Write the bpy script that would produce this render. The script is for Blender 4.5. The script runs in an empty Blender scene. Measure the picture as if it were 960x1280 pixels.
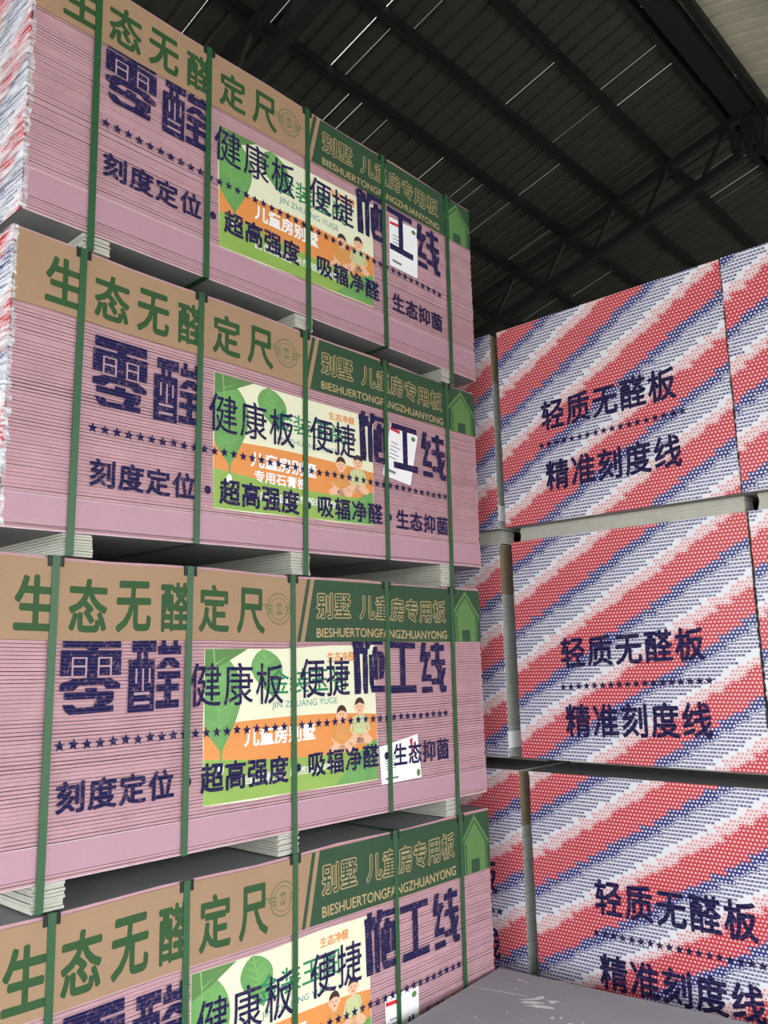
import bpy, bmesh, math, random
from mathutils import Matrix, Vector

sc = bpy.context.scene
col = sc.collection
FLOOR = 1.75            # eye height above the floor; measured heights below are relative to the eye

# ------------------------------------------------------------------ camera, sky, exposure
def make_camera():
    yaw, pitch, roll = 0.83688, 0.176327, -0.0232140
    fw = Vector((math.sin(yaw)*math.cos(pitch), math.cos(yaw)*math.cos(pitch), math.sin(pitch)))
    rt = Vector((math.cos(yaw), -math.sin(yaw), 0)); up = rt.cross(fw)
    r2 = rt*math.cos(roll)+up*math.sin(roll); u2 = -rt*math.sin(roll)+up*math.cos(roll)
    cam = bpy.data.cameras.new('camera'); o = bpy.data.objects.new('camera', cam); col.objects.link(o)
    m = Matrix((r2, u2, -fw)).transposed().to_4x4(); m.translation = (-1.07083, -2.52266, FLOOR)
    o.matrix_world = m
    cam.sensor_fit = 'VERTICAL'; cam.sensor_height = 36; cam.lens = 1062.46/1280*36
    cam.clip_start = .05; cam.clip_end = 300
    sc.camera = o
make_camera()

world = bpy.data.worlds.new('sky'); sc.world = world; world.use_nodes = True
bg = world.node_tree.nodes['Background']
bg.inputs[0].default_value = (0.93, 0.97, 1.0, 1); bg.inputs[1].default_value = 6.0
sc.view_settings.view_transform = 'Standard'; sc.view_settings.look = 'None'
sc.view_settings.gamma = 1; sc.view_settings.use_curve_mapping = False
sc.view_settings.exposure = 0.0

# ------------------------------------------------------------------ materials
def lin(c):
    return tuple(((v/255/12.92) if v/255 <= .04045 else ((v/255+.055)/1.055)**2.4) for v in c)+(1,)

class NT:
    def __init__(s, name):
        s.m = bpy.data.materials.new(name); s.m.use_nodes = True
        s.t = s.m.node_tree; s.b = s.t.nodes['Principled BSDF']
    def n(s, typ, **kw):
        n = s.t.nodes.new(typ)
        for k, v in kw.items(): setattr(n, k, v)
        return n
    def l(s, a, b): s.t.links.new(a, b)
    def M(s, op, *args):
        n = s.n('ShaderNodeMath', operation=op)
        for i, a in enumerate(args):
            if isinstance(a, (int, float)): n.inputs[i].default_value = a
            else: s.l(a, n.inputs[i])
        return n.outputs[0]
    def mix(s, f, a, b):
        n = s.n('ShaderNodeMix', data_type='RGBA')
        for sock, v in ((n.inputs[0], f), (n.inputs[6], a), (n.inputs[7], b)):
            if isinstance(v, (int, float, tuple)): sock.default_value = v
            else: s.l(v, sock)
        return n.outputs[2]
    def coord(s):
        c = s.n('ShaderNodeTexCoord'); x = s.n('ShaderNodeSeparateXYZ'); s.l(c.outputs['Object'], x.inputs[0])
        return c.outputs['Object'], x.outputs
    def noise(s, vec, scale, detail=3):
        n = s.n('ShaderNodeTexNoise'); n.inputs['Scale'].default_value = scale; n.inputs['Detail'].default_value = detail
        if vec is not None: s.l(vec, n.inputs['Vector'])
        return n.outputs[0]

def mat(name, rgb, rough=.7, var=.06, scale=9, bump=0, bscale=60, metal=0, spec=.3):
    k = NT(name); v, _ = k.coord(); c = lin(rgb)
    f = k.noise(v, scale, 4)
    lo = tuple(x*(1-var*2) for x in c[:3])+(1,); hi = tuple(min(1, x*(1+var*2)) for x in c[:3])+(1,)
    k.l(k.mix(f, lo, hi), k.b.inputs['Base Color'])
    k.b.inputs['Roughness'].default_value = rough; k.b.inputs['Metallic'].default_value = metal
    k.b.inputs['Specular IOR Level'].default_value = spec
    if bump:
        b = k.n('ShaderNodeBump'); b.inputs['Strength'].default_value = bump; b.inputs['Distance'].default_value = .004
        k.l(k.noise(v, bscale, 3), b.inputs['Height']); k.l(b.outputs[0], k.b.inputs['Normal'])
    return k.m

def paint_mat(name, rgb, pitch=0.0117, under=(178, 140, 150), fade=.22):
    """stencil spray paint: patchy, thinner where the board edges meet"""
    k = NT(name); v, x = k.coord()
    f = k.noise(v, 95, 5)
    f = k.M('MULTIPLY', k.M('SMOOTHSTEP' if False else 'GREATER_THAN', f, .60), fade)
    w = k.M('FRACT', k.M('DIVIDE', k.M('ADD', x[2], 10.0), pitch))
    g = k.M('MULTIPLY', k.M('LESS_THAN', w, .16), .38)
    c = k.mix(f, lin(rgb), lin(under))
    c = k.mix(g, c, lin((120, 92, 118)))
    k.l(c, k.b.inputs['Base Color']); k.b.inputs['Roughness'].default_value = .7
    k.b.inputs['Specular IOR Level'].default_value = .1
    return k.m

def stripe_mat(name, axis, sign, off, phase):
    """end tape print: rows of tiny glyphs in slanting red, white and blue bands"""
    k = NT(name); v, x = k.coord()
    H = .0166; Wd = .0172; PER = .345; SL = .58
    u = k.M('MULTIPLY_ADD', x[axis], sign, off); z = x[2]
    row = k.M('FLOOR', k.M('DIVIDE', k.M('ADD', z, 4.0), H))
    wn = k.n('ShaderNodeTexWhiteNoise', noise_dimensions='1D'); k.l(row, wn.inputs['W'])
    jit = k.M('MULTIPLY', k.M('SUBTRACT', wn.outputs[0], .5), .012)
    us = k.M('ADD', u, k.M('MULTIPLY', k.M('MODULO', row, 2.0), Wd*.5))
    us = k.M('ADD', us, 2.0)
    cu = k.M('SUBTRACT', k.M('MULTIPLY', k.M('ADD', k.M('FLOOR', k.M('DIVIDE', us, Wd*2)), .5), Wd*2), 2.0)
    cz = k.M('SUBTRACT', k.M('MULTIPLY', k.M('ADD', row, .5), H), 4.0)
    t = k.M('SUBTRACT', k.M('ADD', k.M('MULTIPLY', cu, SL), phase), k.M('ADD', cz, jit))
    t = k.M('FRACT', k.M('ADD', k.M('DIVIDE', t, PER), 20.0))
    fx = k.M('ABSOLUTE', k.M('SUBTRACT', k.M('FRACT', k.M('DIVIDE', us, Wd)), .5))
    fz = k.M('ABSOLUTE', k.M('SUBTRACT', k.M('FRACT', k.M('DIVIDE', k.M('ADD', z, 4.0), H)), .5))
    blob = k.M('MULTIPLY', k.M('LESS_THAN', fx, .27), k.M('LESS_THAN', fz, .25))
    dense = k.M('MULTIPLY', k.M('LESS_THAN', fx, .43), k.M('LESS_THAN', fz, .30))
    nz = k.noise(v, 330, 1)
    blob = k.M('MULTIPLY', blob, k.M('ADD', .45, k.M('MULTIPLY', k.M('GREATER_THAN', nz, .42), .55)))
    dense = k.M('MULTIPLY', dense, k.M('ADD', .5, k.M('MULTIPLY', k.M('GREATER_THAN', nz, .48), .5)))
    W_ = lin((228, 226, 232)); R_ = lin((194, 54, 66)); B_ = lin((34, 46, 118)); P_ = lin((238, 196, 196))
    cr = k.mix(blob, R_, P_)
    cb = k.mix(blob, B_, W_)
    cbt = k.mix(dense, W_, lin((34, 44, 112)))
    crt = k.mix(k.M('MULTIPLY', blob, .9), lin((230, 210, 212)), lin((204, 120, 122)))
    c = k.mix(k.M('GREATER_THAN', t, .15), cb, cbt)
    c = k.mix(k.M('GREATER_THAN', t, .42), c, W_)
    c = k.mix(k.M('GREATER_THAN', t, .48), c, crt)
    c = k.mix(k.M('GREATER_THAN', t, .62), c, cr)
    k.l(c, k.b.inputs['Base Color']); k.b.inputs['Roughness'].default_value = .38
    k.b.inputs['Specular IOR Level'].default_value = .4
    b = k.n('ShaderNodeBump'); b.inputs['Strength'].default_value = .12; b.inputs['Distance'].default_value = .004
    k.l(k.noise(v, 14, 4), b.inputs['Height']); k.l(b.outputs[0], k.b.inputs['Normal'])
    return k.m

def film_mat():
    k = NT('clear_stretch_film'); v, _ = k.coord()
    k.b.inputs['Base Color'].default_value = (.9, .92, .95, 1); k.b.inputs['Roughness'].default_value = .18
    k.b.inputs['Specular IOR Level'].default_value = .9
    mp = k.n('ShaderNodeMapping'); mp.inputs['Rotation'].default_value = (.55, 0, 0); mp.inputs['Scale'].default_value = (1, .35, 2.4); k.l(v, mp.inputs['Vector'])
    f = k.noise(mp.outputs[0], 24, 6)
    k.l(k.M('MULTIPLY_ADD', f, 2.6, -.95), k.b.inputs['Alpha'])
    return k.m

MT = dict(
    pink=mat('pink_paper_edge', (183, 142, 149), .62, .10, 14),
    pinkplain=mat('pink_paper_face', (180, 140, 153), .5, .03, 5, .08, 30),
    groove=mat('board_gap', (92, 60, 72), .9),
    grey=mat('grey_board_paper', (142, 142, 142), .75, .05, 6, .05, 40),
    card=mat('brown_cardboard', (160, 130, 102), .75, .04, 7, .06, 80),
    greenink=mat('dark_green_ink', (46, 80, 44), .65, .05, 20),
    panel=mat('green_printed_cardboard', (46, 76, 52), .6, .05, 8),
    tanink=mat('tan_ink', (180, 156, 114), .65, .03),
    house=mat('leaf_green_ink', (92, 130, 74), .65, .04),
    emblem=mat('pale_green_ink', (116, 116, 76), .7, .04),
    strap=mat('green_plastic_strap', (40, 86, 50), .42, .08, 40, .2, 300, 0, .5),
    black=mat('black_plastic', (38, 40, 38), .5),
    skid=mat('white_board_strip', (182, 180, 168), .8, .08, 25, .2, 120),
    white=mat('white_paper', (240, 240, 240), .6, .02),
    cream=mat('cream_poster_paper', (226, 226, 196), .45, .03, 4, .25, 12),
    orange=mat('orange_poster_ink', (222, 144, 78), .45, .04, 4, .25, 12),
    lime=mat('lime_poster_ink', (142, 174, 84), .45, .06, 5, .25, 12),
    leaf=mat('leaf_poster_ink', (108, 160, 90), .45, .16, 12, .2, 12),
    vein=mat('leaf_vein_ink', (124, 176, 102), .45),
    postergreen=mat('poster_lettering_green', (44, 130, 84), .5),
    teal=mat('poster_lettering_teal', (84, 150, 140), .5),
    redink=mat('red_ink', (204, 46, 56), .5),
    skin=mat('skin_ink', (232, 184, 150), .5, .03), hair=mat('dark_hair_ink', (66, 44, 36), .6),
    shirt=mat('shirt_ink', (214, 150, 84), .5, .1, 60), shirtb=mat('pale_shirt_ink', (196, 202, 150), .5, .1, 60),
    greytext=mat('grey_ink', (120, 124, 130), .6),
    sidewhite=mat('pale_board_edge', (178, 180, 172), .75, .08, 20),
    stencilgap=mat('bare_paper_in_stencil', (170, 140, 150), .65, .08, 40),
    navy=paint_mat('navy_stencil_paint', (25, 26, 68)),
    navyend=paint_mat('navy_stencil_paint_on_tape', (24, 24, 66), .0166, (150, 120, 150), .22),
    film=film_mat(),
    sidecard=mat('dull_cardboard', (140, 122, 100), .75, .06, 8),
    edgeglint=mat('pale_paper_edge_and_glint', (214, 190, 198), .8, .16, 30),  # pale paper edge, with the film's glint put into the colour
    greylit=mat('lit_grey_board_paper', (164, 166, 171), .75, .05, 5, .05, 40),  # grey board paper made lighter, for the light falling on the low bundle
    scuff=mat('chalky_scuff', (236, 236, 236), .85),
    roof=mat('dark_roof_sheet', (64, 64, 58), .5, .14, 3, 0, 60, .3),
    steel=mat('dark_painted_steel', (32, 34, 34), .55, .1, 8),
    rooflit=mat('lit_roof_sheet', (205, 198, 178), .5, .12, 3),  # roof sheet painted paler, for the light reaching it near the ridge
    concrete=mat('concrete', (176, 172, 164), .85, .10, 2, .15, 30),
    wallm=mat('dark_wall_sheet', (70, 72, 72), .7, .08, 2),
)

# ------------------------------------------------------------------ mesh helpers
class MB:
    """collects shapes given in (u along the face, d into the depth, z up) and links them as one mesh object"""
    def __init__(s, ou=0, od=0, warp=None):
        s.v = []; s.f = []; s.mi = []; s.mats = []; s.o = (ou, od); s.warp = warp
    def m(s, key):
        if key not in s.mats: s.mats.append(key)
        return s.mats.index(key)
    def add(s, vs, fs, key):
        b = len(s.v); i = s.m(key); s.v += vs
        for f in fs: s.f.append(tuple(b+q for q in f)); s.mi.append(i)
    def box(s, u0, u1, d0, d1, z0, z1, key, topkey=None, seg=1):
        vs = []
        for i in range(seg+1):
            u = u0+(u1-u0)*i/seg
            vs += [(u, d0, z0), (u, d1, z0), (u, d1, z1), (u, d0, z1)]
        side = []; tb = []
        for i in range(seg):
            a = 4*i; b = a+4
            side += [(a, b, b+3, a+3), (a+1, a+2, b+2, b+1)]
            tb += [(a+3, b+3, b+2, a+2), (a, a+1, b+1, b)]
        e = 4*seg
        side += [(0, 3, 2, 1), (e, e+1, e+2, e+3)]
        b0 = len(s.v); s.add(vs, side, key)
        i = s.m(topkey or key)
        for f in tb: s.f.append(tuple(b0+q for q in f)); s.mi.append(i)
    def poly(s, pts, off, key):
        """flat polygon on the front face, counter-clockwise seen from the front"""
        a = sum(pts[i][0]*pts[(i+1) % len(pts)][1]-pts[(i+1) % len(pts)][0]*pts[i][1] for i in range(len(pts)))
        if a < 0: pts = pts[::-1]
        s.add([(p[0], -off, p[1]) for p in pts], [tuple(range(len(pts)))], key)
    def slab(s, pts, off0, off1, key):
        """a thin sheet with real edges standing off the front face"""
        a = sum(pts[i][0]*pts[(i+1) % len(pts)][1]-pts[(i+1) % len(pts)][0]*pts[i][1] for i in range(len(pts)))
        if a < 0: pts = pts[::-1]
        n = len(pts)
        vs = [(p[0], -off1, p[1]) for p in pts]+[(p[0], -off0, p[1]) for p in pts]
        s.add(vs, [tuple(range(n)), tuple(range(2*n-1, n-1, -1))]+[(i, n+i, n+(i+1) % n, (i+1) % n) for i in range(n)], key)
    def ring(s, cu, cz, ro, ri, off, key, n=28):
        vs = []
        for i in range(n):
            a = 2*math.pi*i/n
            vs += [(cu+ro*math.cos(a), -off, cz+ro*math.sin(a)), (cu+ri*math.cos(a), -off, cz+ri*math.sin(a))]
        s.add(vs, [(2*i, (2*i+2) % (2*n), (2*i+3) % (2*n), 2*i+1) for i in range(n)], key)
    def disc(s, cu, cz, ru, rz, off, key, n=20):
        s.poly([(cu+ru*math.cos(2*math.pi*i/n), cz+rz*math.sin(2*math.pi*i/n)) for i in range(n)], off, key)
    def star(s, cu, cz, r, off, key, rot=0):
        pts = []
        for i in range(10):
            a = math.pi/2+rot+i*math.pi/5; q = r if i % 2 == 0 else r*.42
            pts.append((cu+q*math.cos(a), cz+q*math.sin(a)))
        c = (cu, -off, cz)
        s.add([c]+[(p[0], -off, p[1]) for p in pts], [(0, i+1, (i+1) % 10+1) for i in range(10)], key)
    def text(s, body, u0, u1, z0, z1, off, key, bold=0.0, pitch=1.0, shear=0.0, quad=None, flat=False):
        vs, fs = text_shape(body, bold, pitch, flat)
        xs = [p[0] for p in vs]; ys = [p[1] for p in vs]
        xa, xb, ya, yb = min(xs), max(xs), min(ys), max(ys)
        out = []
        for x, y, w in vs:
            a = (x-xa)/(xb-xa); c = (y-ya)/(yb-ya)
            out.append((u0+(u1-u0)*a, -off-w, z0+(z1-z0)*c+shear*(u1-u0)*a))
        s.add(out, fs, key)
    def build(s, name, parent=None, smooth=False):
        me = bpy.data.meshes.new(name)
        vs = s.v if s.warp is None else [s.warp(*p) for p in s.v]
        me.from_pydata([(p[0]-s.o[0], p[1]-s.o[1], p[2]) for p in vs], [], s.f)
        for kx in s.mats: me.materials.append(MT[kx])
        me.polygons.foreach_set('material_index', s.mi)
        if smooth: me.polygons.foreach_set('use_smooth', [True]*len(me.polygons))
        me.update()
        o = bpy.data.objects.new(name, me); col.objects.link(o)
        if parent: o.parent = parent
        return o

_tc = {}
def text_shape(body, bold, pitch, flat):
    """outline lettering as flat triangles; each glyph sits in a cell of width `pitch`, or runs on when flat"""
    k = (body, bold, pitch, flat)
    if k in _tc: return _tc[k]
    V = []; F = []; x0 = 0
    for ch in ([body] if flat else body):
        if ch == ' ': x0 += .45; continue
        kk = (ch, bold)
        if kk not in _tc:
            cu = bpy.data.curves.new('t', 'FONT'); cu.body = ch; cu.size = 1; cu.resolution_u = 3; cu.fill_mode = 'BOTH'
            o = bpy.data.objects.new('t', cu); col.objects.link(o)
            dg = bpy.context.evaluated_depsgraph_get(); dg.update()
            me = o.evaluated_get(dg).to_mesh()
            _tc[kk] = ([(v.co.x, v.co.y, 0) for v in me.vertices], [tuple(p.vertices) for p in me.polygons])
            o.evaluated_get(dg).to_mesh_clear(); bpy.data.objects.remove(o); bpy.data.curves.remove(cu)
            if bold > 0:                      # heavier strokes: the glyph laid over itself a little to every side
                v0, f0 = _tc[kk]; v1 = list(v0); f1 = list(f0)
                for q in range(8):
                    a = math.pi/4*q; b = len(v1)
                    v1 += [(x+bold*math.cos(a), y+bold*math.sin(a), (q+1)*3e-5) for x, y, _ in v0]; f1 += [tuple(b+j for j in f) for f in f0]
                _tc[kk] = (v1, f1)
        vs, fs = _tc[kk]; b = len(V)
        V += [(x+x0, y, w) for x, y, w in vs]
        for f in fs:
            a = [vs[i] for i in f]
            ar = sum(a[i][0]*a[(i+1) % len(a)][1]-a[(i+1) % len(a)][0]*a[i][1] for i in range(len(a)))
            F.append(tuple(b+i for i in (f if ar > 0 else f[::-1])))
        x0 += pitch
    _tc[k] = (V, F)
    return _tc[k]

def empty(name, M, label, cat, group=None):
    o = bpy.data.objects.new(name, None); col.objects.link(o); o.empty_display_size = .2
    o.matrix_world = M; o['label'] = label; o['category'] = cat
    if group: o['group'] = group
    return o
def structure(o): o['kind'] = 'structure'; return o

# ------------------------------------------------------------------ the setting
def bar(mb, a, b, w, h, key):
    a = Vector(a); b = Vector(b); d = (b-a).normalized()
    s_ = d.cross(Vector((0, 0, 1)))
    s_ = Vector((1, 0, 0)) if s_.length < 1e-4 else s_.normalized()
    t = s_.cross(d)
    vs = [tuple(p+s_*w/2*i+t*h/2*j) for p in (a, b) for i, j in ((-1, -1), (1, -1), (1, 1), (-1, 1))]
    mb.add(vs, [(0, 1, 2, 3), (7, 6, 5, 4), (0, 4, 5, 1), (1, 5, 6, 2), (2, 6, 7, 3), (3, 7, 4, 0)], key)

m = MB(); m.box(-30, 45, -40, 16, -.2, 0, 'concrete'); structure(m.build('floor'))
RIDGE_Y, RIDGE_Z, SL = .98, FLOOR+8.0, .28
EAVE_B, EAVE_F = 13.0, -8.0
XA, XB = -7.0, 34.0
def roof_z(y): return RIDGE_Z-SL*abs(y-RIDGE_Y)
PUR_B = [1.25, 2.2, 3.12, 4.03, 5.05, 6.04, 7.0, 7.95, 8.9, 9.85, 10.8, 11.75, 12.8]
PUR_F = [.71, -.28, -1.25, -2.2, -3.15, -4.1, -5.05, -6.0, -6.95, -7.9]
rr = random.Random(11)
def sheets(ys, key, slit_p):
    mb = MB(); P = .24; n = int((XB-XA)/P)
    for i in range(n):
        x = XA+i*P
        for a, b in zip(ys[:-1], ys[1:]):
            s_ = 0
            if rr.random() < slit_p: s_ = rr.choice([.003, .004, .005, .007, .011])
            prof = [(x, 0), (x+.17-s_, 0), (x+.185, .035), (x+.225, .035), (x+.24, 0)]
            for j, (q, w) in enumerate(zip(prof[:-1], prof[1:])):
                q0, w0 = q[0], w[0]
                if j == 1: q0 = x+.17
                fa = a; fb = b
                mb.add([(q0, fa, roof_z(fa)+q[1]), (w0, fa, roof_z(fa)+w[1]), (w0, fb, roof_z(fb)+w[1]), (q0, fb, roof_z(fb)+q[1])], [(0, 1, 2, 3)], key)
    return mb
structure(sheets([RIDGE_Y]+PUR_B+[EAVE_B], 'roof', .18).build('ceiling'))
structure(sheets([RIDGE_Y, PUR_F[0], PUR_F[1]], 'rooflit', .05).build('ceiling_lit_strip'))  # opaque strip beside the ridge, its brightness put into the sheet colour
structure(sheets(PUR_F[1:]+[EAVE_F], 'roof', .08).build('ceiling_front'))
for y in PUR_B+PUR_F:
    m = MB(); z = roof_z(y)-.075
    m.box(XA, XB, y-.03, y+.03, z-.07, z+.07, 'steel'); m.box(XA, XB, y-.03, y+.05, z-.075, z-.06, 'steel')
    structure(m.build('purlin'))
m = MB(); m.box(XA, XB, RIDGE_Y-.14, RIDGE_Y+.14, RIDGE_Z-.26, RIDGE_Z-.10, 'steel'); structure(m.build('ridge_beam'))
def truss(x):
    m = MB()
    for ys, e in ((PUR_B, EAVE_B), (PUR_F, EAVE_F)):
        top = [(x, y, roof_z(y)-.20) for y in [RIDGE_Y]+ys]
        low = [(x, y, roof_z(y)-.82) for y in [RIDGE_Y+(.1 if e > 0 else -.1)]+ys]
        bar(m, top[0], top[-1], .11, .11, 'steel'); bar(m, low[0], low[-1], .12, .12, 'steel')
        for i in range(len(ys)):
            mid = (Vector(low[i])+Vector(low[i+1]))/2
            bar(m, top[i], mid, .055, .055, 'steel'); bar(m, top[i+1], mid, .055, .055, 'steel')
    bar(m, (x, RIDGE_Y, RIDGE_Z-.2), (x, RIDGE_Y, RIDGE_Z-.85), .09, .09, 'steel')
    structure(m.build('roof_truss'))
for x in (-2.5, 4.2, 10.9, 17.6, 24.3, 31.0): truss(x)
m = MB(); m.box(XA, XB, EAVE_B, EAVE_B+.15, 0, roof_z(EAVE_B)+.1, 'wallm'); structure(m.build('wall_back'))
m = MB()
vs = [(XB, EAVE_F, 0), (XB, EAVE_B, 0), (XB, EAVE_B, roof_z(EAVE_B)), (XB, RIDGE_Y, RIDGE_Z), (XB, EAVE_F, roof_z(EAVE_F))]
m.add(vs+[(p[0]+.15, p[1], p[2]) for p in vs], [(0, 4, 3, 2, 1), (5, 6, 7, 8, 9)]+[(i, (i+1) % 5, 5+(i+1) % 5, 5+i) for i in range(5)], 'wallm')
structure(m.build('wall_right'))
m = MB(); m.box(XA, XB, EAVE_F-.1, EAVE_F+.02, 4.3, roof_z(EAVE_F)+.03, 'wallm'); structure(m.build('shade_wall_front'))  # unseen panel, added to block high sky and darken the upper bundles
m = MB(); vs = [(XA, EAVE_F, 4.3), (XA, EAVE_B, 4.3), (XA, EAVE_B, roof_z(EAVE_B)), (XA, RIDGE_Y, RIDGE_Z), (XA, EAVE_F, roof_z(EAVE_F))]
m.add(vs+[(p[0]-.1, p[1], p[2]) for p in vs], [(0, 1, 2, 3, 4), (9, 8, 7, 6, 5)]+[(i, 5+i, 5+(i+1) % 5, (i+1) % 5) for i in range(5)], 'wallm'); structure(m.build('shade_wall_left'))  # unseen left side brought down likewise, to dim the upper bundles
for x in (4.2, 17.6, 31.0):
    m = MB(); m.box(x-.12, x+.12, EAVE_F-.12, EAVE_F+.12, 0, roof_z(EAVE_F)-.12, 'steel'); structure(m.build('roof_column'))

# ------------------------------------------------------------------ heavy stencil characters, drawn stroke by stroke
def rc(x0, x1, y0, y1): return [(x0, y0), (x1, y0), (x1, y1), (x0, y1)]
GLYPH = {
 'ling': ((85, 485, 8, 548), [rc(95, 480, 8, 90), rc(85, 485, 108, 285), rc(255, 325, 8, 300),
    [(85, 340), (165, 305), (415, 305), (482, 345), (482, 382), (390, 382), (365, 350), (210, 350), (172, 388), (85, 388)],
    rc(245, 325, 368, 400), rc(115, 440, 395, 446), [(330, 440), (440, 440), (435, 470), (380, 497), (305, 502)],
    [(105, 478), (170, 478), (195, 502), (300, 498), (440, 494), (440, 540), (150, 548), (122, 520)]],
    [rc(155, 167, 155, 300), rc(243, 255, 155, 300), rc(155, 255, 155, 166), rc(155, 255, 212, 226),
     rc(325, 337, 155, 300), rc(408, 420, 155, 300), rc(325, 420, 155, 166), rc(325, 420, 212, 226)]),
 'quan': ((535, 880, 8, 530), [rc(555, 710, 30, 115), rc(585, 612, 110, 170), rc(630, 657, 110, 170), rc(535, 702, 165, 530),
    rc(725, 880, 70, 135), rc(745, 775, 20, 75), rc(828, 858, 20, 75),
    [(712, 235), (745, 185), (772, 155), (828, 155), (872, 200), (872, 232), (828, 232), (792, 205), (765, 237)],
    rc(725, 877, 255, 310), rc(775, 815, 305, 350), rc(718, 870, 345, 397), rc(772, 815, 392, 465), rc(716, 870, 460, 518)],
    [rc(578, 589, 228, 332), rc(621, 632, 228, 385), rc(664, 675, 228, 332), rc(572, 672, 394, 413), rc(572, 672, 459, 478)]),
 'shi': ((75, 325, 60, 525), [[(98, 62), (135, 62), (128, 110), (95, 110)], rc(75, 160, 100, 148), [(80, 140), (125, 140), (130, 300), (136, 460), (132, 525), (86, 525)],
    rc(80, 190, 148, 200), [(150, 190), (187, 190), (190, 330), (186, 525), (156, 525), (150, 480)], rc(172, 312, 78, 122), [(172, 60), (212, 60), (212, 122), (200, 160), (168, 160)],
    [(198, 205), (224, 205), (236, 420), (238, 462), (320, 462), (320, 518), (216, 518), (200, 440)],
    rc(232, 268, 140, 412), [(226, 170), (310, 178), (325, 230), (322, 330), (312, 402), (278, 410), (280, 225), (226, 222)]], []),
 'gong': ((345, 605, 78, 515), [rc(345, 600, 78, 132), rc(455, 502, 130, 458), rc(362, 605, 452, 515)], []),
 'xian': ((650, 872, 62, 510), [[(668, 66), (706, 66), (695, 150), (736, 150), (740, 190), (715, 240), (695, 348), (742, 350), (740, 408), (660, 408), (664, 350), (690, 242), (650, 240), (652, 190)],
    [(662, 455), (745, 455), (752, 505), (660, 508)], rc(745, 860, 95, 148), rc(782, 816, 62, 300), rc(745, 865, 220, 276),
    [(790, 270), (832, 270), (848, 450), (872, 458), (868, 510), (822, 510), (808, 440), (745, 440), (745, 390), (800, 385)],
    [(846, 300), (866, 296), (862, 350), (842, 410), (826, 392)]], []),
}
def heavy(mb, name, u0, u1, z0, z1, off, shear):
    (xa, xb, ya, yb), on, gaps = GLYPH[name]; k = 0
    for pts, key in [(p, 'navy') for p in on]+[(p, 'stencilgap') for p in gaps]:
        k += 1; P = []
        for x, y in pts:
            a = (x-xa)/(xb-xa); c = (yb-y)/(yb-ya)
            P.append((u0+(u1-u0)*a, z0+(z1-z0)*c+shear*(u1-u0)*a))
        mb.poly(P, off+k*3e-5, key)

# ------------------------------------------------------------------ pink bundles on the left
LEN, DEP = 2.44, 1.22
# zb, zt, offset along, yaw (about the middle of the face), corner lifts bl br tl tr
LB = [dict(zb=1.461, zt=2.444, ox=.028, oy=-.003, yaw=-.001, w=(0, 0, 0, 0)),
      dict(zb=.439, zt=1.399, ox=.015, oy=.004, yaw=.001, w=(-.012, .030, 0, -.010)),
      dict(zb=-.612, zt=.353, ox=-.032, oy=-.003, yaw=-.004, w=(0, -.006, 0, 0)),
      dict(zb=-1.663, zt=-.697, ox=-.011, oy=.002, yaw=.004, w=(0, 0, 0, 0))]
STR = [[.095, .290, .507, .710, .914], [.092, .288, .505, .710, .900], [.091, .294, .493, .716, .905], [.099, .290, .486, .719, .905]]

def leaf_pts(base, tip, w, n=14):
    (x0, y0), (x1, y1) = base, tip
    dx, dy = x1-x0, y1-y0; L = math.hypot(dx, dy); nx, ny = -dy/L, dx/L
    a = []; b = []
    for i in range(n+1):
        t = i/n; h = w*math.sin(math.pi*t**.75)
        a.append((x0+dx*t+nx*h, y0+dy*t+ny*h)); b.append((x0+dx*t-nx*h, y0+dy*t-ny*h))
    return a+b[-2:0:-1]

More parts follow.
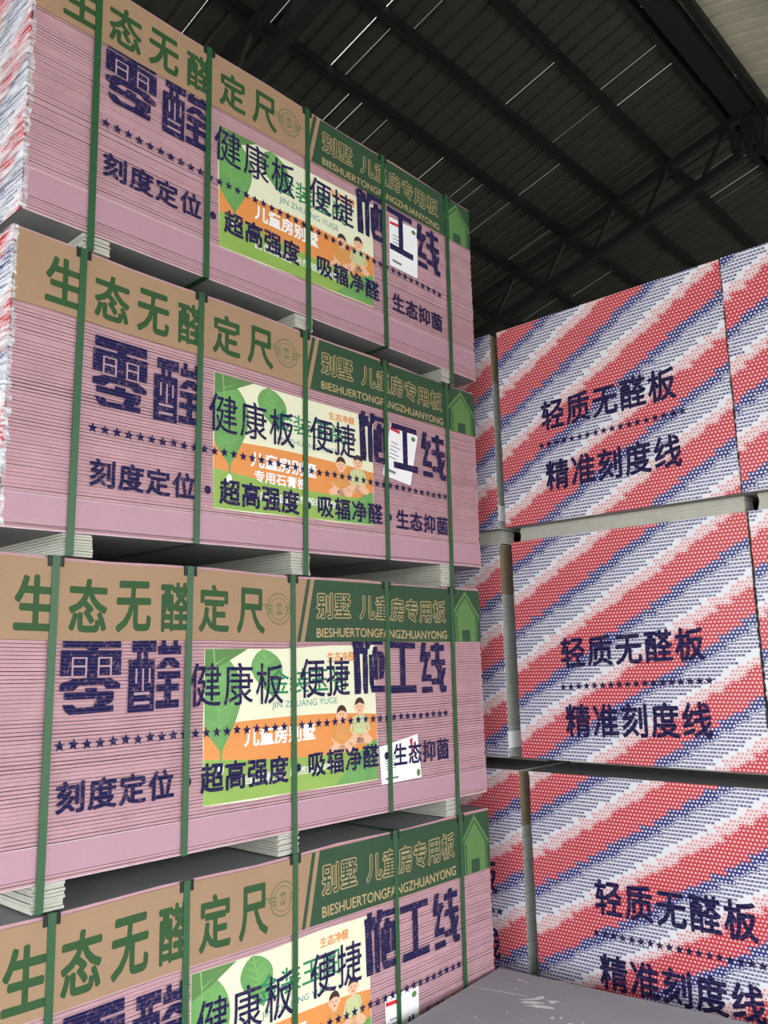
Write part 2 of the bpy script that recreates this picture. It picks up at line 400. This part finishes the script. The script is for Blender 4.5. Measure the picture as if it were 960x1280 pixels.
def make_poster(root, Q, org, warp, second_line, seed):
    """Q: bottom-left, bottom-right, top-right, top-left corners on the face"""
    def P(s_, t):
        bl, br, tr, tl = Q
        return ((bl[0]*(1-s_)+br[0]*s_)*(1-t)+(tl[0]*(1-s_)+tr[0]*s_)*t, (bl[1]*(1-s_)+br[1]*s_)*(1-t)+(tl[1]*(1-s_)+tr[1]*s_)*t)
    def pl(mb, pts, off, key): mb.poly([P(*p) for p in pts], off, key)
    r = random.Random(seed)
    edge = [(0, 0), (.25, -.008), (.5, .006), (.75, -.004), (1, 0), (1.004, .3), (.997, .65), (1, 1), (.7, 1.006), (.4, .996), (0, 1), (-.004, .5)]
    mb = MB(*org, warp); mb.slab([P(*e) for e in edge], .0019, .0027, 'cream'); po = mb.build('poster', root)
    mb = MB(*org, warp)
    top = [(i/16, .50+.04*math.sin(i/16*math.pi*.9)-.03*i/16) for i in range(17)]
    mid = [(i/16, .29-.03*math.sin(i/16*3)-.05*i/16) for i in range(17)]
    pl(mb, [(0, .26)]+[(1, .14)]+top[::-1], .0029, 'orange')
    pl(mb, [(0, 0.004), (1, 0.004)]+mid[::-1], .0031, 'lime')
    pl(mb, [(.72, .01), (1, .01), (1, .3), (.93, .27), (.84, .16)], .0032, 'leaf')
    mb.build('colour_bands', po)
    mb = MB(*org, warp)
    for base, tip, w in (((.04, 1.0), (.085, .32), .13), ((.30, 1.0), (.36, .66), .085)):
        pts = [(max(0.002, min(.998, a)), max(.002, min(.997, b))) for a, b in leaf_pts(base, tip, w)]
        pl(mb, pts, .0033, 'leaf')
        mb.poly([P(base[0], .995), P(base[0]+.008, .995), P(*tip)], .0035, 'vein')
        for i in range(5):
            t = .15+.15*i; c = (base[0]+(tip[0]-base[0])*t, base[1]+(tip[1]-base[1])*t); h = w*.8*math.sin(math.pi*t**.75)
            for sgn in (-1, 1):
                if 0.01 < c[0]+sgn*h < 1: pl(mb, [c, (c[0], c[1]-.012), (c[0]+sgn*h, min(.99, c[1]+.05))], .0035, 'vein')
    pl(mb, [(0.002, .998), (.22, .998), (.10, .90), (0.002, .84)], .00345, 'house')
    pl(mb, [(.078, .34), (.092, .34), (.087, .26), (.08, .26)], .0034, 'leaf')
    mb.disc(*P(.083, .22), .013, .022, .0035, 'white')
    mb.build('leaf', po)
    def tx(body, s0, s1, t0, t1, key, bold, flat=False, sh=0):
        mb = MB(*org, warp); a = P(s0, t0); b = P(s1, t1); mb.text(body, a[0], b[0], a[1], b[1], .0036, key, bold, 1.0, sh, None, flat); mb.build('poster_lettering', po)
    tx('金装玉阁', .33, .80, .68, .85, 'postergreen', .012)
    tx('JIN ZHUANG YUGE', .35, .74, .575, .63, 'teal', 0, True)
    tx('生态净醛', .68, .86, .885, .955, 'orange', .02)
    tx('儿童房别墅', .20, .60, .345, .465, 'white', .03)
    if second_line: tx('专用石膏板', .22, .54, .235, .325, 'white', .025)
    tx('自然家园', .20, .42, .10, .165, 'white', .01); tx('自然般的呼吸', .45, .74, .115, .175, 'white', .01)
    mb = MB(*org, warp)
    for cs, ct, k, sh in ((.765, .50, 1.0, 'shirt'), (.885, .545, 1.0, 'shirtb')):
        # trunk, arms, crossed legs, neck, head, ears, hair, face
        pl(mb, [(cs-.035, ct-.06), (cs+.035, ct-.06), (cs+.048, ct-.2), (cs-.048, ct-.2)], .0037, sh)
        for g in (-1, 1):
            pl(mb, [(cs+g*.033, ct-.065), (cs+g*.05, ct-.08), (cs+g*.07, ct-.17), (cs+g*.055, ct-.175)], .0038, sh)
            pl(mb, [(cs+g*.07, ct-.165), (cs+g*.055, ct-.17), (cs+g*.02, ct-.21), (cs+g*.03, ct-.225)], .0039, 'skin')
            pl(mb, [(cs+g*.045, ct-.19), (cs+g*.085, ct-.24), (cs+g*.07, ct-.275), (cs-g*.03, ct-.26), (cs-g*.02, ct-.225)], .0038, 'skin')
        pl(mb, [(cs-.012, ct-.03), (cs+.012, ct-.03), (cs+.012, ct-.065), (cs-.012, ct-.065)], .0039, 'skin')
        c = P(cs, ct); mb.disc(c[0], c[1], .026, .031, .0040, 'skin')
        for g in (-1, 1): mb.disc(c[0]+g*.027, c[1]-.003, .005, .008, .0039, 'skin')
        hp = [(c[0]+.0285*math.cos(a), c[1]+.006+.032*math.sin(a)) for a in [math.pi*i/12 for i in range(13)]]
        mb.poly(hp+[(c[0]-.018, c[1]+.012), (c[0], c[1]+.017), (c[0]+.018, c[1]+.012)], .0041, 'hair')
        for g in (-1, 1): mb.disc(c[0]+g*.009, c[1]+.001, .003, .003, .0041, 'hair', 8)
        mb.poly([(c[0]-.009, c[1]-.012), (c[0]+.009, c[1]-.012), (c[0], c[1]-.018)], .0041, 'redink')
    mb.build('children_picture', po)
    return po

def pink_bundle(i, label):
    B = LB[i]; rnd = random.Random(40+i); H = B['zt']-B['zb']
    wbl, wbr, wtl, wtr = B['w']
    def wb(u): return wbl+(wbr-wbl)*u/LEN
    def wt(u): return wtl+(wtr-wtl)*u/LEN
    def warp(u, d, z):
        t = z/H
        s_ = -.004*math.sin(3.1+u/LEN*6*math.pi+i)*t
        return (u, d, z+wb(u)*(1-t)+wt(u)*t+s_)
    org = (LEN/2, DEP/2)
    c, s_ = math.cos(B['yaw']), math.sin(B['yaw'])
    mid = Vector((B['ox']+LEN/2-s_*DEP/2, B['oy']+c*DEP/2, B['zb']+FLOOR))
    root = empty('plasterboard_bundle', Matrix.Translation(mid) @ Matrix.Rotation(B['yaw'], 4, 'Z'), label, 'plasterboard bundle', 'pink plasterboard bundles in the tall stack')
    A = lambda: MB(*org, warp)
    # board edges one above another
    p0, p1 = [(.052, .152), (.016, .112), (.020, .110), (.02, .112)][i]
    mb = A(); mb.box(.012, LEN-.012, .012, DEP-.012, .004, H-.004, 'groove', None, 12)
    z = 0.0; pitch = .0117
    while z < H-.003:
        if p0 <= z < p1-.004: z = p1; continue
        h = min(pitch, H-z) if z >= p1 else min(pitch*.95, p0-z)
        if z > H-.02: h = H-z
        gap = rnd.choice([.0007, .001, .0013, .0016, .002, .003])
        j = rnd.uniform(-.0014, .0014); e = rnd.uniform(-.003, .003)
        mb.box(e, LEN+e, j, DEP+j, z+gap*.5, z+h-gap*.5, 'pink', 'grey', 12)
        z += h
    mb.build('board_edges', root)
    mb = A(); mb.box(-.001, LEN+.001, -.0022, DEP+.0022, p0+.0012, p1-.0012, 'pinkplain', None, 12); mb.box(-.0012, LEN+.0012, -.0028, -.0018, p1-.0032, p1-.0008, 'edgeglint', None, 12); mb.build('edge_wrap', root)  # pale line along the wrap's top edge paints in the film glint
    mb = A(); mb.box(-.0012, LEN+.0012, -.0030, .0, .0005, .0035, 'edgeglint', None, 12); mb.build('bottom_edge', root)
    # printed cardboard edge band
    zb0 = [.742, .712, .706, .694][i]
    mb = A(); mb.box(-.002, LEN-.004, -.0062, -.0020, zb0, H-.010, 'card', None, 24)
    bk = A(); bk.box(-.002, LEN-.004, DEP+.002, DEP+.0062, zb0, H-.010, 'card', None, 24); bk.build('cardboard_band', root)
    band = mb.build('cardboard_band', root)
    hb = H-.010-zb0
    def zz(v): return zb0+hb*(v-.706)/(.957-.706)     # heights measured on the third bundle
    mb = A(); n = 10
    mb.slab([(1.262, zz(.7065)), (LEN-.004, zz(.7065)), (LEN-.004, zz(.9565)), (1.318, zz(.9565))], .0061, .0066, 'panel')
    mb.slab([(1.222, zz(.7065)), (1.240, zz(.7065)), (1.296, zz(.9565)), (1.278, zz(.9565))], .0061, .0066, 'panel')
    pn = mb.build('green_panel', band)
    mb = A()
    for ch, a, b in (('生', .10, .235), ('态', .272, .405), ('无', .435, .567), ('醛', .603, .722), ('定', .759, .893), ('尺', .927, 1.060)):
        mb.text(ch, a, b, zz(.733), zz(.905), .0068, 'greenink', .028)
    for body, a, b in (('别墅', 1.325, 1.525), ('儿童房专用板', 1.575, 2.163)):
        mb.text(body, a, b, zz(.795), zz(.905), .0068, 'tanink', .052, 1.04)
        mb.text(body, a+.0045, b-.0045, zz(.795)+.0045, zz(.905)-.0045, .0073, 'panel', .010, 1.04)
    mb.text('BIESHUERTONGFANGZHUANYONG', 1.327, 2.166, zz(.722), zz(.760), .0069, 'tanink', .012, 1, 0, None, True)
    mb.build('band_lettering', band)
    mb = A()
    mb.poly([(2.236, zz(.707)), (2.412, zz(.707)), (2.412, zz(.835)), (2.318, zz(.936)), (2.236, zz(.85))], .0068, 'house')
    for a, b in (((2.212, zz(.845)), (2.318, zz(.950))), ((2.318, zz(.950)), (2.428, zz(.830)))):
        mb.poly([a, b, (b[0], b[1]-.020), (a[0], a[1]-.020)], .0074, 'house')
        mb.poly([(a[0], a[1]-.020), (b[0], b[1]-.020), (b[0], b[1]-.031), (a[0], a[1]-.031)], .0071, 'panel')
    for u in (2.245, 2.398): mb.poly([(u, zz(.707)), (u+.008, zz(.707)), (u+.008, zz(.83)), (u, zz(.83))], .0070, 'panel')
    mb.poly([(2.286, zz(.707)), (2.350, zz(.707)), (2.350, zz(.762)), (2.286, zz(.762))], .0071, 'panel')
    mb.build('house_emblem', band)
    mb = A(); cu, cz = 1.130, zz(.833)
    mb.ring(cu, cz, .062, .056, .0068, 'emblem'); mb.ring(cu, cz, .045, .041, .0068, 'emblem')
    mb.disc(cu, cz, .020, .024, .0068, 'emblem'); mb.text('金装', cu-.024, cu+.024, cz-.012, cz+.012, .0070, 'card', .03)
    for g in (-1, 1):
        for k in range(3):
            z_ = cz+.012-.013*k; w_ = .082-.012*k
            mb.poly([(cu+g*.03, z_), (cu+g*w_, z_+.006), (cu+g*w_, z_-.002), (cu+g*.03, z_-.007)], .0069, 'emblem')
    mb.build('round_emblem', band)
    # poster and delivery label under the film
    Q = [[(.772, .154), (1.652, .172), (1.664, .690), (.757, .672)], [(.775, .137), (1.640, .150), (1.655, .655), (.772, .663)],
         [(.791, .143), (1.674, .137), (1.668, .690), (.789, .676)], [(.735, .135), (1.590, .135), (1.592, .665), (.733, .668)]][i]
    make_poster(root, Q, org, warp, i in (1, 3), i)
    q = [[(1.772, .425), (1.979, .423), (1.990, .690), (1.776, .676)], [(1.708, .395), (1.902, .371), (1.965, .628), (1.772, .661)],
         [(1.694, .114), (1.955, .119), (1.934, .305), (1.684, .267)], [(1.680, .08), (1.880, .075), (1.886, .324), (1.674, .335)]][i]
    def lp(a, b): return ((q[0][0]*(1-a)+q[1][0]*a)*(1-b)+(q[3][0]*(1-a)+q[2][0]*a)*b, (q[0][1]*(1-a)+q[1][1]*a)*(1-b)+(q[3][1]*(1-a)+q[2][1]*a)*b)
    mb = A(); mb.slab(q, .0034, .0040, 'white'); lab = mb.build('delivery_label', root)
    mb = A()
    if i == 2: mb.poly([lp(.78, .93), lp(.80, .55), lp(.83, .55), lp(.86, .96)], .0042, 'redink'); mb.disc(*lp(.93, .12), .012, .016, .0042, 'house')
    else: mb.poly([lp(.02, .86), lp(.36, .86), lp(.36, .92), lp(.02, .92)], .0042, 'redink'); mb.disc(*lp(.86, .90), .016, .012, .0042, 'house')
    for k in range(5):
        b = .66-.07*k; mb.poly([lp(.12, b), lp(.12+.25+.08*(k % 2), b), lp(.12+.25+.08*(k % 2), b-.018), lp(.12, b-.018)], .0042, 'greytext')
    mb.poly([lp(.10, .10), lp(.42, .09), lp(.42, .14), lp(.10, .15)], .0042, 'greytext')
    mb.build('label_print', lab)
    # blue stencilled lettering
    dz = [.050, -.046, 0, -.052][i]; du = [.012, .022, 0, .028][i]; sh = [-.022, -.004, -.004, -.002][i]
    dz2 = [.045, -.030, 0, -.05][i]
    def T(mb, body, a, b, z0, z1, bold, pitch=1.0, extra=0):
        mb.text(body, a+du, b+du, z0+dz+extra+sh*(a-.3), z1+dz+extra+sh*(a-.3), .0050, 'navy', bold, pitch, sh)
    mb = A()
    for nm, a, b, z0, z1 in (('ling', .255, .462, .480, .722), ('quan', .490, .690, .476, .718), ('shi', 1.533, 1.730, .494, .728), ('gong', 1.752, 1.938, .492, .712), ('xian', 1.968, 2.155, .486, .718)):
        if nm == 'shi': mb.build('heavy_lettering', root); mb = A()
        heavy(mb, nm, a+du, b+du, z0+dz+sh*(a-.3), z1+dz+sh*(a-.3), .0050, sh)
    mb.build('heavy_lettering', root)
    mb = A()
    T(mb, '健康板', .728, 1.152, .478, .630, .006, 1.04); mb.build('thin_lettering', root); mb = A(); T(mb, '便捷', 1.238, 1.514, .492, .645, .008, 1.0)
    mb.build('thin_lettering', root)
    mb = A(); e2 = dz2-dz
    T(mb, '刻度定位', .258, .672, .188, .284, .030, 1.06, e2); mb.build('slogan_lettering', root); mb = A(); T(mb, '超高强度', .778, 1.178, .186, .288, .030, 1.02, e2)
    mb.build('slogan_lettering', root); mb = A(); T(mb, '吸辐净醛', 1.279, 1.680, .192, .288, .026, 1.04, e2); mb.build('slogan_lettering', root); mb = A(); T(mb, '生态抑菌', 1.772, 2.155, .186, .280, .024, 1.04, e2)
    mb.build('slogan_lettering', root)
    for u in (.726, 1.228, 1.728): mb = A(); mb.disc(u+du, .234+dz2+sh*(u-.3), .014, .016, .0050, 'navy'); mb.build('printed_dot', root)
    mb = A()
    for k in range(43):
        u = .263+.0447*k; mb.star(u+du, .391+[.045, -.036, 0, -.055][i]+sh*(u-.3)+rnd.uniform(-.002, .002), .0195, .0050, 'navy', rnd.uniform(-.1, .1))
    mb.build('star_row', root)
    # gap below and the strips it stands on
    def gap(u):
        if i == 3: return B['zb']+wb(u)+FLOOR
        N = LB[i+1]; return B['zb']+wb(u)-(N['zt']+N['w'][2]+(N['w'][3]-N['w'][2])*u/LEN)
    for k in (0, 2, 4):
        us = STR[i][k]*LEN+(.028 if k == 0 else -.022 if k == 2 else -.03); g = gap(us); nl = 8
        mb = MB(*org)
        for l in range(nl):
            a = wb(us)-g+.0045+(g-.0045)*l/nl; b = wb(us)-g+.0045+(g-.0045)*(l+1)/nl-.0014
            j = rnd.uniform(-.0025, .0025); j2 = rnd.uniform(-.004, .004)
            mb.box(us-.05+j, us+.05+j, .002+j2, DEP-.002+j2, a, b, 'skid')
        mb.build('skid', root)
    # green straps round the bundle, with black corner guards
    for k, sfrac in enumerate(STR[i]):
        us = sfrac*LEN; g = gap(us)-.0022 if k in (0, 2, 4) else 0
        zl = -g+.0038 if g else -.0006; w = .0125; t0 = .0085; t1 = .0100; lean = rnd.uniform(-.010, .010)
        mb = MB(*org); zt_ = H+wt(us)+.0006; zb_ = wb(us)+zl
        loop_o = [(-t1, zt_+.0009), (DEP+t1, zt_+.0009), (DEP+t1, zb_-.0010), (-t1, zb_-.0010)]
        loop_i = [(-t0, zt_), (DEP+t0, zt_), (DEP+t0, zb_), (-t0, zb_)]
        vs = []
        for (d, z_) in loop_o+loop_i:
            uu = us+lean*(.5-(z_-zb_)/(zt_-zb_)); vs += [(uu-w, d, z_), (uu+w, d, z_)]
        fs = []
        for a in range(4):
            b = (a+1) % 4; O = lambda q, e: 2*q+e; I = lambda q, e: 8+2*q+e
            fs += [(O(a, 0), O(b, 0), O(b, 1), O(a, 1)), (I(a, 1), I(b, 1), I(b, 0), I(a, 0)), (O(a, 0), I(a, 0), I(b, 0), O(b, 0)), (O(a, 1), O(b, 1), I(b, 1), I(a, 1))]
        mb.add(vs, fs, 'strap'); st = mb.build('strap', root)
        gm = MB(*org); gu = us-lean*.5
        gm.box(gu-.026, gu+.026, -.0084, -.0064, zt_-.034, zt_-.0002, 'black'); gm.box(gu-.026, gu+.026, -.0084, .05, zt_-.0006, zt_, 'black')
        for g_ in (-1, 1): gm.box(gu+g_*.024-.002, gu+g_*.024+.002, -.0105, -.0064, zt_-.034, zt_+.0008, 'black')
        gm.build('corner_guard', root)
    # printed tape on the two ends
    for e in (0, 1):
        mb = A(); nrow = 60
        uu = -.0045 if e == 0 else LEN+.0045
        for k in range(nrow):
            a = H*k/nrow; b = H*(k+1)/nrow; j = rnd.uniform(-.0012, .0012)
            mb.add([(uu+j, DEP, a), (uu+j, 0, a), (uu+j, 0, b), (uu+j, DEP, b)], [(0, 1, 2, 3) if e == 0 else (3, 2, 1, 0)], 'endtape_l' if e == 0 else 'endtape_r')
            if k: mb.add([(uu+j, DEP, a), (uu+jp, DEP, a), (uu+jp, 0, a), (uu+j, 0, a)], [(0, 1, 2, 3)], 'endtape_l' if e == 0 else 'endtape_r')
            jp = j
        et = mb.build('end_tape', root)
        if e == 0:
            for body, z0, z1 in (('轻质无醛板', .50, .66), ('精准刻度线', .18, .34)):
                em = MB(*org, None); vs, fs = text_shape(body, .02, 1.05, False); xs = [p[0] for p in vs]; ys = [p[1] for p in vs]
                em.add([(-.0068-w, DEP-(.26+.72*(x-min(xs))/(max(xs)-min(xs))), z0+(z1-z0)*(y-min(ys))/(max(ys)-min(ys))) for x, y, w in vs], fs, 'navyend')
                em.build('end_lettering', et)
    # crumpled stretch film over the left end, folded round the corner
    mb = A(); nu, nz = 46, 60; grid = []
    path = [(.010, -.0045), (.003, -.0055), (-.007, -.007)]+[(-.009, DEP*q/(nu-3)) for q in range(nu-2)]
    for zz_ in range(nz+1):
        z_ = .002+(H-.004)*zz_/nz
        for k, (u, d) in enumerate(path):
            wv = abs(math.sin(zz_*1.7+k*.45+2*math.sin(k*.31)))*.006+rnd.uniform(0, .003)
            edge_u = u+(rnd.uniform(-.007, .006) if k == 0 else 0)
            grid.append((edge_u-(wv if k > 1 else 0), d-(wv*.2 if k < 3 else 0), z_))
    n = len(path); fs = [(a*n+b, a*n+n+b, a*n+n+b+1, a*n+b+1) for a in range(nz) for b in range(n-1)]
    mb.add(grid, fs, 'film'); mb.build('stretch_film', root, True)
    return root

MT['endtape_l'] = stripe_mat('striped_end_tape', 1, -1.0, .61, .22)
MT['endtape_r'] = stripe_mat('striped_end_tape_far', 1, 1.0, .61, .22)
for i, lb in enumerate((
    'top bundle of the tall pink plasterboard stack, nearest the roof, film on its left end',
    'pink strapped plasterboard bundle, second from the top of the left stack',
    'pink strapped plasterboard bundle, third from the top, small label low at its right',
    'lowest pink strapped plasterboard bundle, standing on the floor beside the low grey bundle')):
    pink_bundle(i, lb)

# ------------------------------------------------------------------ striped bundles on the right
RB = [dict(zb=.695, zt=1.785, x=2.6717, y=-.0211), dict(zb=-.491, zt=.621, x=2.733, y=-.0108), dict(zb=-1.664, zt=-.552, x=2.7134, y=-.0608)]
PH = [.235, .295, .213]
TX = [((.250, .978, .470, .632, .024), (.243, .998, .398, .028), (.258, .978, .152, .312, .016)),
      ((.258, .992, .446, .598, .035), (.262, .998, .355, .038), (.264, .996, .112, .272, .030)),
      ((.325, 1.068, .490, .650, .010), (.323, 1.073, .409, .008), (.328, 1.068, .172, .325, .018))]
def striped_bundle(r, uoff, xoff, label, phase=None):
    B = RB[r]; H = B['zt']-B['zb']; rnd = random.Random(70+r*7+int(uoff*10))
    W_, D_ = 1.22, 2.44; org = (W_/2, D_/2)
    M = Matrix.Translation((B['x']+xoff+D_/2, B['y']-uoff-W_/2, B['zb']+FLOOR)) @ Matrix.Rotation(-math.pi/2, 4, 'Z')
    root = empty('plasterboard_bundle', M, label, 'plasterboard bundle', 'striped plasterboard bundles in the right stacks')
    A = lambda: MB(*org)
    mb = A(); mb.box(.010, W_-.010, .006, D_-.006, .003, H-.003, 'groove')
    n = int(H/.0125); h = H/n
    for k in range(n):
        if .045 < k*h < .125: continue
        j = rnd.uniform(-.0015, .0015); gp = rnd.choice([.0006, .001, .0015, .002])
        mb.box(j, W_+j, .003, D_-.003, k*h+gp/2, (k+1)*h-gp/2, 'sidewhite', 'grey')
    mb.build('board_edges', root)
    mb = A(); mb.box(-.003, W_+.003, .004, D_-.004, .045, .128, 'white'); mb.build('edge_wrap', root)
    for a in (-.006, W_+.002):
        mb = A(); mb.box(a, a+.004, .002, D_-.002, H-.27, H-.006, 'sidecard'); mb.build('cardboard_band', root)
    ph = PH[r] if phase is None else phase; key = 'striped_end_%.3f' % ph
    if key not in MT: MT[key] = stripe_mat('striped_end_tape', 0, 1.0, .61, ph)
    mb = A(); nrow = 66; lean = rnd.uniform(-.002, .002)
    for k in range(nrow):
        j = rnd.uniform(-.0014, .0014); e = rnd.uniform(-.0025, .0025)
        a = H*k/nrow; b = H*(k+1)/nrow
        mb.box(-.004+e, W_+.004+e, -.0035+j, .004, a, b-.0002, key)
    tape = mb.build('end_tape', root)
    mb = A(); t1, st, t2 = TX[r]
    mb.text('轻质无醛板', t1[0], t1[1], t1[2], t1[3], .0060, 'navyend', .027, 1.06, t1[4])
    mb.build('end_lettering', tape); mb = A()
    mb.text('精准刻度线', t2[0], t2[1], t2[2], t2[3], .0060, 'navyend', .027, 1.06, t2[4])
    mb.build('end_lettering', tape)
    mb = A()
    for k in range(18):
        u = st[0]+(st[1]-st[0])*k/17; mb.star(u, st[2]+st[3]*(u-st[0]), .021, .0060, 'navyend', rnd.uniform(-.1, .1))
    mb.build('star_row', tape)
    # strips of board the bundle stands on
    g = (B['zb']+FLOOR) if r == 2 else B['zb']-RB[r+1]['zt']
    for dd in ((.07, .40, .12)[r], 1.15, D_-.20):
        mb = A(); nl = 5
        for l in range(nl):
            j = rnd.uniform(-.004, .004)
            mb.box(.035+j, W_-.015+j, dd+j, dd+.11+j, -g+.001+(g-.001)*l/nl, -g+(g-.001)*(l+1)/nl+.0004, 'skid')
        mb.build('skid', root)
    return root, A, H, rnd

def film_lump(root, A, u0, u1, H, rnd):
    mb = A(); n = 12; m_ = 8; g = []
    for a in range(m_+1):
        for b in range(n+1):
            u = u0+(u1-u0)*b/n; d = .0+.22*a/m_
            e = math.sin(math.pi*b/n)*math.sin(math.pi*(a+.3)/(m_+.6))
            g.append((u+rnd.uniform(-.006, .006), d, H+.002+e*rnd.uniform(.004, .04)))
    mb.add(g, [(a*(n+1)+b, a*(n+1)+b+1, (a+1)*(n+1)+b+1, (a+1)*(n+1)+b) for a in range(m_) for b in range(n)], 'film')
    mb.build('stretch_film', root)

b1 = striped_bundle(0, 0, 0, 'topmost complete striped bundle of the wide right stack, film lumps on its top')
film_lump(b1[0], b1[1], .01, .16, b1[2], b1[3]); film_lump(b1[0], b1[1], .98, 1.2, b1[2], b1[3])
striped_bundle(1, 0, 0, 'striped board bundle in the middle of the wide right stack, under the topmost complete one')
striped_bundle(2, 0, 0, 'lowest striped board bundle of the wide right stack, behind the low grey bundle')
striped_bundle(0, -1.22-.052, -.01, 'narrow visible strip of the topmost striped bundle, just right of the pink stack', .08)
striped_bundle(1, -1.22-.078, -.02, 'narrow visible strip of the middle striped bundle, between pink stack and wide stack', .14)
striped_bundle(2, -1.22-.066, -.01, 'narrow visible strip of the lowest striped bundle, beside the lowest pink bundle', .27)
striped_bundle(0, 1.236, -.005, 'topmost striped bundle cut off by the photo at the far right edge', .055)
striped_bundle(1, 1.240, .0, 'middle striped bundle, only a sliver seen at the far right edge', .17)

# ------------------------------------------------------------------ low grey bundle in front
def low_bundle():
    rnd = random.Random(5); ang = math.radians(5.4); H = .255; zb = .085; zt = 1.75-1.412
    H = zt-zb
    M = Matrix.Translation((2.437, -.015, zb)) @ Matrix.Rotation(ang, 4, 'Z') @ Matrix.Translation((-1.22, -.61, 0))
    root = empty('plasterboard_bundle', M, 'low bundle of plain grey boards with white scuffs on top, in front of both stacks', 'plasterboard bundle')
    org = (LEN/2, DEP/2); mb = MB(*org); z = 0; n = int(H/.012); h = H/n
    mb.box(.012, LEN-.012, .012, DEP-.012, .002, H-.004, 'groove')
    for k in range(n):
        j = rnd.uniform(-.003, .003); e = rnd.uniform(-.004, .004)
        if k == n-1: j = e = 0
        mb.box(e, LEN+e, j, DEP+j, k*h+.0006, (k+1)*h-.0006 if k < n-1 else H, 'sidewhite', 'greylit')
    mb.build('board_edges', root)
    # scraped chalky streaks: image points (600,1232)->(705,1262) on the top face
    mb = MB(*org)
    def streak(p, q, w, n=18, seed=0):
        r = random.Random(seed); a = []; b = []
        for i in range(n+1):
            t = i/n; x = p[0]+(q[0]-p[0])*t; y = p[1]+(q[1]-p[1])*t+.010*math.sin(t*5+seed)
            hw = 2.4*w*(.3+.7*t)*r.uniform(.6, 1.0)*math.sin(math.pi*min(.97, t+.03))**.5
            a.append((x, y+hw, H+.0006)); b.append((x, y-hw, H+.0006))
        vs = a+b; mb.add(vs, [(i, n+1+i, n+2+i, i+1) for i in range(n)], 'scuff')
    def loc(x, y):
        v = M.inverted() @ Vector((x, y, zt)); return (v.x+LEN/2, v.y+DEP/2)
    s = [((2.165, -.045), (2.231, -.302), .018), ((2.134, -.10), (2.161, -.37), .026), ((2.174, -.309), (2.27, -.366), .012), ((2.138, -.35), (2.195, -.456), .030), ((2.15, -.31), (2.21, -.40), .022), ((2.221, -.419), (2.265, -.435), .012), ((2.376, -.16), (2.359, -.212), .009), ((2.453, -.316), (2.477, -.332), .008), ((2.0, -.40), (2.01, -.43), .008)]
    for k, (p, q, w) in enumerate(s): streak(loc(*p), loc(*q), w, 18, k)
    for _ in range(14):
        p = loc(2.05+rnd.uniform(-.25, .4), -.2-rnd.uniform(0, .8)); r_ = rnd.uniform(.005, .014)
        pts = [(p[0]+r_*rnd.uniform(.6, 1.6)*math.cos(a), p[1]+r_*rnd.uniform(.5, 1)*math.sin(a), H+.0007) for a in [2*math.pi*q/7 for q in range(7)]]
        mb.add(pts, [tuple(range(7))], 'scuff')
    mb.build('white_scuff', root)
    for us in (.25, 1.22, 2.19):
        mb = MB(*org)
        for l in range(7):
            j = rnd.uniform(-.004, .004); mb.box(us-.055+j, us+.055+j, .004, DEP-.004, -zb+.001+(zb-.001)*l/7, -zb+(zb-.001)*(l+1)/7+.0003, 'skid')
        mb.build('skid', root)
low_bundle()
